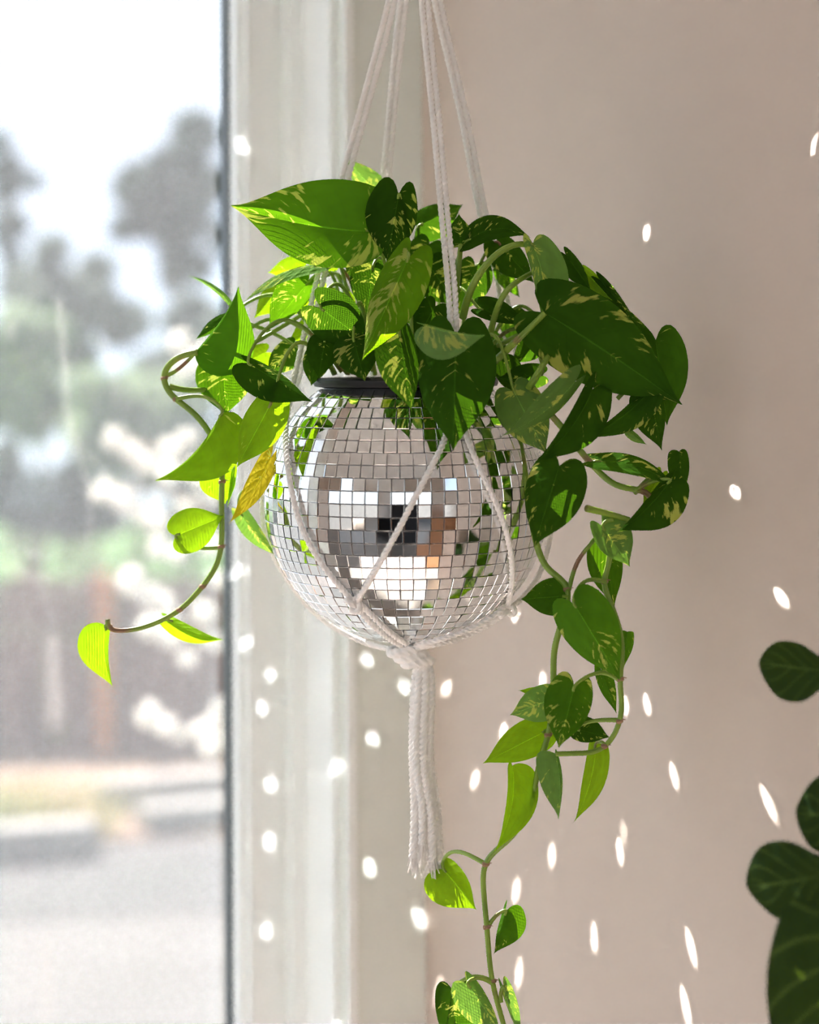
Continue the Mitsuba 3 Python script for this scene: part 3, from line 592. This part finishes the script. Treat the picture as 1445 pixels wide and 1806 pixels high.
# ------------------------------------------------------------------ sunlight thrown back by single mirror tiles
def plane_hit(x, y, o, n):
    d = px(x, y, 1.0) - EYE; return EYE + d * (((o - EYE) @ n) / (d @ n))
def surface(x, y):
    if x > 739: return plane_hit(x, y, C, R_), R_
    if x > 600: return plane_hit(x, y, C, V), V
    if x > 488: return plane_hit(x, y, C + U * (OP + 0.008), R_), R_
    return plane_hit(x, y, C - V * 0.074, V), V
SPOTS = [(1143, 412), (1297, 870), (1378, 1057), (908, 1085), (956, 1200), (1101, 1245), (1140, 1243), (1187, 1370), (1354, 1420), (971, 1510), (1091, 1503), (1098, 1470, 0.25), (908, 1571), (1045, 1655), (1216, 1673), (912, 1717), (1206, 1777), (770, 1748), (739, 1648), (836, 1375), (650, 1555, 0.6), (656, 1320), (786, 1214), (714, 1225), (646, 1176), (475, 1190), (461, 1247), (476, 1382), (473, 1483), (592, 1340), (433, 265, 0.5), (425, 1000), (436, 1128, 0.5), (592, 1800), (886, 1290), (1444, 255), (467, 1640, 0.4)]
SPOT_E = 0.45
_tri = [meshkit.WRITTEN[d['filename']] for k, d in scene.items() if k.startswith(('pothos_plant', 'plant_hanger')) and isinstance(d, dict) and d.get('type') == 'ply']
_tri = np.vstack([v[f] for v, f, *_ in _tri]).astype(float)
_e1, _e2 = _tri[:, 1] - _tri[:, 0], _tri[:, 2] - _tri[:, 0]
def blocked(o, d, far):
    h = np.cross(d, _e2); a = (_e1 * h).sum(1); f = 1 / np.where(np.abs(a) < 1e-14, 1e-14, a)
    q0 = o - _tri[:, 0]; u = f * (q0 * h).sum(1); q = np.cross(q0, _e1); v = f * (q @ d); t = f * (_e2 * q).sum(1)
    return bool(((u >= 0) & (v >= 0) & (u + v <= 1) & (t > 1e-4) & (t < far)).any())
for i, q in enumerate(SPOTS):
    w, nrm = surface(q[0], q[1])
    pos = B + (w - B) / np.linalg.norm(w - B) * RB
    for _ in range(30):                              # the tile whose mirror sends the sun to w
        d = (w - pos) / np.linalg.norm(w - pos); n = SUN + d; n /= np.linalg.norm(n); pos = B + n * (RB + 0.0006)
    ring_x = np.cross(n, [0, 0, 1.0]); ring_x /= np.linalg.norm(ring_x); ring_y = np.cross(n, ring_x)
    for c in range(320):                              # tiles sit a little askew, so a neighbour may throw the same spot
        g = 0.028 * math.sqrt(c); n2 = n + ring_x * g * math.cos(2.4 * c) + ring_y * g * math.sin(2.4 * c); n2 /= np.linalg.norm(n2)
        pos = B + n2 * (RB + 0.0006); d = (w - pos) / np.linalg.norm(w - pos)
        if d @ n2 > 0.12 and n2 @ TM[:3, 2] < 0.77 and not blocked(pos + d * 0.004, d, np.linalg.norm(w - pos) - 0.002): break
    o = pos + d * 0.004
    r = np.linalg.norm(w - o)
    half = math.degrees(math.atan((0.0050 + 0.0044 * r) / r))
    cosw = abs(d @ nrm)
    I = SPOT_E * (q[2] if len(q) > 2 else 1.0) * r * r
    scene[f'tile_sunbeam_{i:03d}'] = {'type': 'spot', 'to_world': T().look_at(origin=o.tolist(), target=w.tolist(), up=[0.1, 0.2, 1]), 'cutoff_angle': half * 0.92, 'beam_width': half * 0.48, 'intensity': rgb(I, I * 0.96, I * 0.9)}
scene['sky']['sampling_weight'] = 24.0

# ------------------------------------------------------------------ outside
GZ = -0.2
bsdf('mat_drive', proc(lambda p, n, uv: mix((0.062, 0.062, 0.063), (0.085, 0.085, 0.086), fbm(p.x * 2, p.y * 2, 0, 4))), 0.85, 0.2)
bsdf('mat_path', proc(lambda p, n, uv: mix((0.038, 0.04, 0.043), (0.055, 0.056, 0.06), fbm(p.x * 3, p.y * 3, 0, 3))), 0.85, 0.2)
bsdf('mat_bed', proc(lambda p, n, uv: mix((0.13, 0.09, 0.07), (0.21, 0.16, 0.125), fbm(p.x * 6, p.y * 6, 0, 3))), 0.95, 0.1)
bsdf('mat_grass', proc(lambda p, n, uv: mix((0.018, 0.065, 0.006), (0.035, 0.095, 0.014), fbm(p.x * 3, p.y * 3, 0, 3))), 0.9, 0.2)
bsdf('mat_concrete', proc(lambda p, n, uv: mix((0.20, 0.196, 0.19), (0.26, 0.256, 0.25), fbm(p.x * 8, p.y * 8, p.z * 8, 3))), 0.85, 0.2)
bsdf('mat_fence', proc(lambda p, n, uv: mix((0.15, 0.10, 0.09), (0.225, 0.16, 0.145), fbm(p.x * 7, p.y * 7, p.z * 1.5, 3))), 0.85, 0.2)
bsdf('mat_post', (0.48, 0.22, 0.10), 0.8, 0.2)
def foliage_mat(key, c1, c2, tr):
    scene[key] = {'type': 'principledthin', 'base_color': proc(lambda p, n, uv: mix(c1, c2, noise(p.x * 2.3, p.y * 2.3, p.z * 2.3))), 'roughness': 0.6, 'diff_trans': tr}
foliage_mat('mat_tree', (0.035, 0.055, 0.05), (0.075, 0.105, 0.09), 0.9)
foliage_mat('mat_shrub', (0.24, 0.33, 0.22), (0.40, 0.47, 0.33), 1.0)
foliage_mat('mat_farfoliage', (0.12, 0.155, 0.14), (0.22, 0.26, 0.225), 1.0)
foliage_mat('mat_drygrass', (0.36, 0.28, 0.16), (0.22, 0.28, 0.12), 1.0)
foliage_mat('mat_blossom', (0.80, 0.79, 0.74), (0.88, 0.88, 0.85), 0.9)
gs = structure('ground', trimesh.creation.box(extents=[160, 160, 0.2]).apply_translation([0, 20, GZ - 0.1 - 0.002]), 'mat_drive')
def slab(pts, z0, z1):
    from shapely.geometry import Polygon
    return trimesh.creation.extrude_polygon(Polygon(pts), z1 - z0, engine='earcut').apply_translation([0, 0, z0])
def gxy(x, y, z=GZ):
    d = px(x, y, 1.0) - EYE; q = EYE + d * ((z - 1.5) / d[2]); return q[:2]
structure('path_strip', slab([gxy(-700, 1650), gxy(700, 1590), gxy(700, 1468), gxy(-700, 1560)], GZ - 0.01, GZ + 0.004), 'mat_path', 'grey strip of pavement')
structure('planting_bed', slab([gxy(-900, 1530), gxy(900, 1452), (6, 13.0), (-8, 13.0)], GZ - 0.01, GZ + 0.02), 'mat_bed', 'brown planting bed before the fence')
def beam(p, q, w=0.16, h=0.2, z=GZ):
    p, q = np.append(p, z), np.append(q, z); l = np.linalg.norm(q - p); ax_ = (q - p) / l
    b = bevel_box([l, w, h], 0.015); m = np.eye(4); m[:3, 0] = ax_; m[:3, 1] = np.cross(Z, ax_); m[:3, 3] = (p + q) / 2 + [0, 0, h / 2]
    return b.apply_transform(m)
for (p, q, h, lab) in ((gxy(-420, 1545), gxy(165, 1503), 0.17, 'pale curb beam along the bed, ending left of the gap'), (gxy(248, 1470), gxy(640, 1436), 0.15, 'pale curb beam along the path, right of the gap'), (gxy(170, 1432), gxy(640, 1388), 0.18, 'pale curb beam higher up, behind the other two')):
    k = add('curb_beam', beam(p, q, 0.22, h), 'mat_concrete', None, False); tag(k, lab, 'curb')
fence = thing('wooden_fence', 'brown board fence below the lawn beyond the path', 'fence')
FYD = 12.6; ft = 1.5 - (1012 - 903) / F * FYD
for i in range(44):
    x = -4.2 + i * 0.172
    b = bevel_box([0.158, 0.024, ft - GZ - 0.04 + 0.012 * math.sin(i * 5.1)], 0.004).apply_translation([x, FYD + 0.1 * 0, (ft + GZ) / 2])
    add('board', b, 'mat_fence', fence, False)
add('rail', bevel_box([7.6, 0.05, 0.09], 0.006).apply_translation([-0.5, FYD + 0.04, ft - 0.25]), 'mat_fence', fence, False)
pxx = px(186, 1150, FYD)[0]
add('post', bevel_box([0.11, 0.11, ft - GZ + 0.02], 0.008).apply_translation([pxx, FYD - 0.08, (ft + GZ) / 2 + 0.01]), 'mat_post', fence, False, label='orange-brown post')
# lawn rising behind the fence
lawn = trimesh.creation.box(extents=[60, 30, 0.3]); lawn.apply_transform(trimesh.transformations.rotation_matrix(math.radians(1.2), [1, 0, 0])); lawn.apply_translation([0, FYD + 15.1, ft - 0.30])
structure('lawn', lawn, 'mat_grass', 'green lawn above the fence')
def leaf_cloud(centers, radii, count, size, rng, squash=1.0):
    """Small folded leaf blades scattered in clumps: one mesh."""
    centers, radii = np.asarray(centers, float), np.asarray(radii, float)
    i = rng.integers(0, len(centers), count)
    d = rng.normal(size=(count, 3)); d /= np.linalg.norm(d, axis=1, keepdims=True)
    p = centers[i] + d * (radii[i] * rng.random(count) ** 0.45)[:, None] * [1, 1, squash]
    a = rng.normal(size=(count, 3)); a /= np.linalg.norm(a, axis=1, keepdims=True)
    b = np.cross(a, rng.normal(size=(count, 3))); b /= np.linalg.norm(b, axis=1, keepdims=True)
    n = np.cross(a, b); s = size * rng.uniform(0.6, 1.3, count)[:, None]
    v = np.stack([p - a * s, p + b * s * 0.5 + n * s * 0.15, p + a * s, p - b * s * 0.5 + n * s * 0.15], 1).reshape(-1, 3)
    f = (np.array([[0, 1, 2], [0, 2, 3]])[None] + (np.arange(count) * 4)[:, None, None]).reshape(-1, 3)
    return trimesh.Trimesh(v, f, process=False)
def tree(x, y0, y1, Y, halfw, n, size, label, seed, mat='mat_tree', base=None, group=None, catg='tree', name='tree', squash=1.0):
    """A tree whose crown spans rows y0 (top) to y1 at column x, distance Y."""
    rng = np.random.default_rng(seed)
    t = thing(name, label, catg, group)
    top, bot = px(x, y0, Y), px(x, y1, Y); hw = halfw / F * Y; hh = (top[2] - bot[2]) / 2
    c0 = (top + bot) / 2
    m = 26
    dirs = rng.normal(size=(m, 3)); dirs /= np.linalg.norm(dirs, axis=1, keepdims=True)
    cs = c0 + dirs * np.array([hw, hw, hh]) * rng.uniform(0.35, 0.95, m)[:, None]
    rs = np.full(m, min(hw, hh)) * rng.uniform(0.16, 0.36, m)
    add('foliage', leaf_cloud(cs, rs, n, size, rng, squash), mat, t, False, kind='stuff')
    gz = base if base is not None else ft - 0.15
    tr = [sweep(spline([np.array([c0[0], c0[1], gz - 0.1]), np.array([c0[0] + 0.1, c0[1], (gz + bot[2]) / 2]), c0], 20), np.linspace(0.035, 0.012, 20) * max(1.0, Y / 9), 8)]
    for c in cs[:8]: tr.append(sweep(spline([c0 - [0, 0, hh * 0.6], (c0 + c) / 2 - [0, 0, hh * .1], c], 10), np.linspace(0.014, 0.005, 10) * max(1.0, Y / 12), 6))
    add('trunk', cat(*tr), 'mat_bark', t, True)
    return t
tree(300, 185, 520, 24, 125, 9000, 0.11, 'large dark green tree standing against the sky beyond the lawn', 1)
tree(20, 190, 560, 27, 48, 3500, 0.10, 'narrow grey-green tree at the left edge of the window', 2)
tree(120, 400, 700, 22, 120, 6000, 0.10, 'wide grey tree left of the large dark tree', 3, 'mat_farfoliage')
tree(330, 500, 760, 20, 110, 6000, 0.09, 'grey-green tree behind the white blossoms', 4, 'mat_farfoliage')
SH = 'shrubs on the lawn'
tree(60, 560, 800, 17, 120, 6000, 0.075, 'pale green shrub at the left side of the lawn', 5, 'mat_shrub', catg='shrub', name='shrub')
tree(230, 640, 880, 16, 110, 6000, 0.07, 'pale green shrub in the middle of the lawn', 6, 'mat_shrub', catg='shrub', name='shrub')
tree(30, 760, 940, 15, 90, 4000, 0.06, 'low green shrub at the left end of the lawn', 7, 'mat_tree', catg='shrub', name='shrub')
tree(380, 720, 950, 15.5, 110, 5000, 0.07, 'dark green shrub behind the blossom branches', 8, 'mat_tree', catg='shrub', name='shrub')
tree(140, 820, 960, 14.6, 110, 5000, 0.06, 'low grey-green shrub at the lawn edge above the fence', 9, 'mat_tree', catg='shrub', name='shrub')
# dry grass clump in the bed
rng = np.random.default_rng(12)
gl = []
gc = np.append(gxy(45, 1470, GZ), GZ)
for i in range(420):
    p = gc + np.array([np.clip(rng.normal(0, 0.26), -.5, .42), np.clip(rng.normal(0, 0.13), -.2, .2), 0.0]); d = np.array([rng.normal(0, .14), np.clip(rng.normal(0, .12), -.2, .2), rng.uniform(.2, .42)])
    sd = np.cross(d, rng.normal(size=3)); sd = sd / np.linalg.norm(sd) * 0.006
    gl.append(trimesh.Trimesh([p - sd, p + sd, p + d * .6 + sd * .8, p + d * .6 - sd * .8, p + d + [0, 0, -.08] + d * [.5, .5, 0]], [[0, 1, 2], [0, 2, 3], [3, 2, 4]], process=False))
k = add('grass_clump', cat(*gl), 'mat_drygrass', None, False); tag(k, 'clump of dry tan and green grass beside the curb beams', 'grass', kind='stuff')
# the white blossom shrub close to the window
bl = thing('blossom_shrub', 'shrub with arching branches of round white blossoms just outside the window', 'flowering shrub')
BY = 3.0
branches = [[(520, 1900), (470, 1300), (420, 1000), (330, 880), (185, 855)], [(500, 1500), (430, 900), (300, 800), (205, 760)], [(510, 1600), (400, 1150), (290, 1080), (225, 1010)], [(520, 1700), (390, 1340), (320, 1290), (250, 1255)], [(480, 1200), (400, 750), (360, 640), (330, 590)], [(520, 1750), (430, 1380), (385, 1290), (380, 1235)]]
brn = np.random.default_rng(21); bps = []
bm = []
for bi, b in enumerate(branches):
    q = spline([px(x, y, BY + 0.06 * bi) for x, y in b], 60); bm.append(sweep(q, np.linspace(0.008, 0.003, 60), 7))
root = np.array([px(520, 1900, BY)[0], BY + 0.15, GZ])
bm.append(sweep(spline([root, px(520, 1900, BY + .1)], 8), 0.012, 8))
add('branch', cat(*bm), 'mat_bark', bl, True)
def blossom(c, r, rng):
    n = 70; d = rng.normal(size=(n, 3)); d /= np.linalg.norm(d, axis=1, keepdims=True)
    p = c + d * r * rng.uniform(.55, 1, n)[:, None]
    a = np.cross(d, rng.normal(size=(n, 3))); a /= np.linalg.norm(a, axis=1, keepdims=True); b2 = np.cross(d, a); s = r * 0.42
    v = np.stack([p - a * s, p - b2 * s + d * s * .3, p + a * s, p + b2 * s + d * s * .3], 1).reshape(-1, 3)
    return trimesh.Trimesh(v, (np.array([[0, 1, 2], [0, 2, 3]])[None] + (np.arange(n) * 4)[:, None, None]).reshape(-1, 3), process=False)
for (x, y, r) in ((205, 772, 26), (235, 795, 22), (262, 815, 24), (300, 835, 26), (185, 865, 26), (215, 880, 24), (245, 900, 22), (275, 920, 24), (300, 790, 24), (330, 770, 24), (350, 830, 28), (370, 870, 26), (330, 890, 22), (280, 965, 22), (310, 975, 20), (232, 1022, 28), (262, 1050, 26), (290, 1060, 22), (300, 1090, 22), (262, 1105, 26), (300, 1125, 24), (360, 1080, 24), (375, 1130, 24), (330, 1160, 20), (262, 1262, 30), (295, 1280, 24), (318, 1295, 20), (345, 1285, 18), (372, 1310, 26), (385, 1245, 20), (375, 1275, 20), (320, 600, 24), (345, 640, 26), (370, 620, 24), (320, 650, 20), (372, 960, 22), (385, 1020, 20)):
    Yb = BY + brn.uniform(-.12, .2); c = px(x, y, Yb)
    add('blossom', blossom(c, r / F * Yb * 0.85, brn), 'mat_blossom', bl, False)

# ------------------------------------------------------------------ the room behind the camera (seen in the mirror tiles)
def room_pt(u, v, z=0.0): return C + U * u + V * v + Z * z
def rbox(u0, u1, v0, v1, z0, z1, r=0.01):
    b = bevel_box([u1 - u0, v1 - v0, z1 - z0], r); b.apply_translation([(u0 + u1) / 2, (v0 + v1) / 2, (z0 + z1) / 2])
    m = np.eye(4); m[:3, 0], m[:3, 1], m[:3, 2], m[:3, 3] = U, V, Z, C; b.apply_transform(m)
    if np.linalg.det(m[:3, :3]) < 0: b.invert()
    return b
bsdf('mat_wood', proc(lambda p, n, uv: mix((0.20, 0.085, 0.035), (0.32, 0.15, 0.065), fbm(p.x * 8, p.y * 8, p.z * 40, 3))), 0.4, 0.5)
bsdf('mat_darkcloth', (0.02, 0.021, 0.024), 0.9, 0.2)
bsdf('mat_rug', proc(lambda p, n, uv: mix((0.48, 0.37, 0.35), (0.56, 0.50, 0.48), smoothstep(.45, .55, noise(p.x * 4, p.y * 4, 1)))), 0.95, 0.1)
k = add('rug', rbox(0.45, 1.7, 0.5, 1.75, 0.0, 0.012, 0.004), 'mat_rug', None, False); tag(k, 'pale pink rug on the floor between the window and the black armchair', 'rug')
sofa = thing('sofa', 'black sofa standing behind the camera', 'sofa')
add('seat', rbox(2.3, 3.8, 3.7, 4.45, 0.12, 0.45, 0.04), 'mat_darkcloth', sofa, 40); add('backrest', rbox(2.3, 3.8, 4.24, 4.47, 0.45, 0.95, 0.05), 'mat_darkcloth', sofa, 40)
for u0 in (2.15, 3.8): add('armrest', rbox(u0, u0 + 0.15, 3.7, 4.45, 0.12, 0.65, 0.04), 'mat_darkcloth', sofa, 40)
for u0, v0 in ((2.2, 3.75), (3.85, 3.75), (2.2, 4.35), (3.85, 4.35)): add('leg', rbox(u0, u0 + 0.05, v0, v0 + 0.05, 0, 0.125, 0.005), 'mat_wood', sofa, 40)
bk = thing('cabinet', 'brown wooden cabinet against the wall behind the camera', 'cabinet')
add('body', rbox(0.03, 0.45, 1.55, 2.05, 0.06, 1.32, 0.008), 'mat_wood', bk, 40)
for z0 in (0.09, 0.495, 0.90):
    d = add('drawer', rbox(0.45, 0.468, 1.57, 2.03, z0, z0 + 0.39, 0.006), 'mat_wood', bk, 40); add('knob', trimesh.creation.icosphere(2, 0.014).apply_translation(room_pt(0.48, 1.8, z0 + 0.2)), 'mat_steel', d, True)
for v0 in (1.58, 1.97): add('foot', rbox(0.08, 0.40, v0, v0 + 0.05, 0, 0.062, 0.005), 'mat_wood', bk, 40)

ch = thing('armchair', 'black high-backed armchair close behind the camera', 'armchair')
add('seat', rbox(1.20, 2.10, 1.95, 2.65, 0.14, 0.46, 0.05), 'mat_darkcloth', ch, 40); add('backrest', rbox(1.18, 2.12, 2.45, 2.70, 0.40, 1.44, 0.06), 'mat_darkcloth', ch, 40)
for u0 in (1.06, 2.10): add('armrest', rbox(u0, u0 + 0.14, 1.95, 2.65, 0.14, 0.68, 0.04), 'mat_darkcloth', ch, 40)
for u0, v0 in ((1.12, 2.0), (2.13, 2.0), (1.12, 2.58), (2.13, 2.58)): add('leg', rbox(u0, u0 + 0.045, v0, v0 + 0.045, 0, 0.145, 0.005), 'mat_wood', ch, 40)
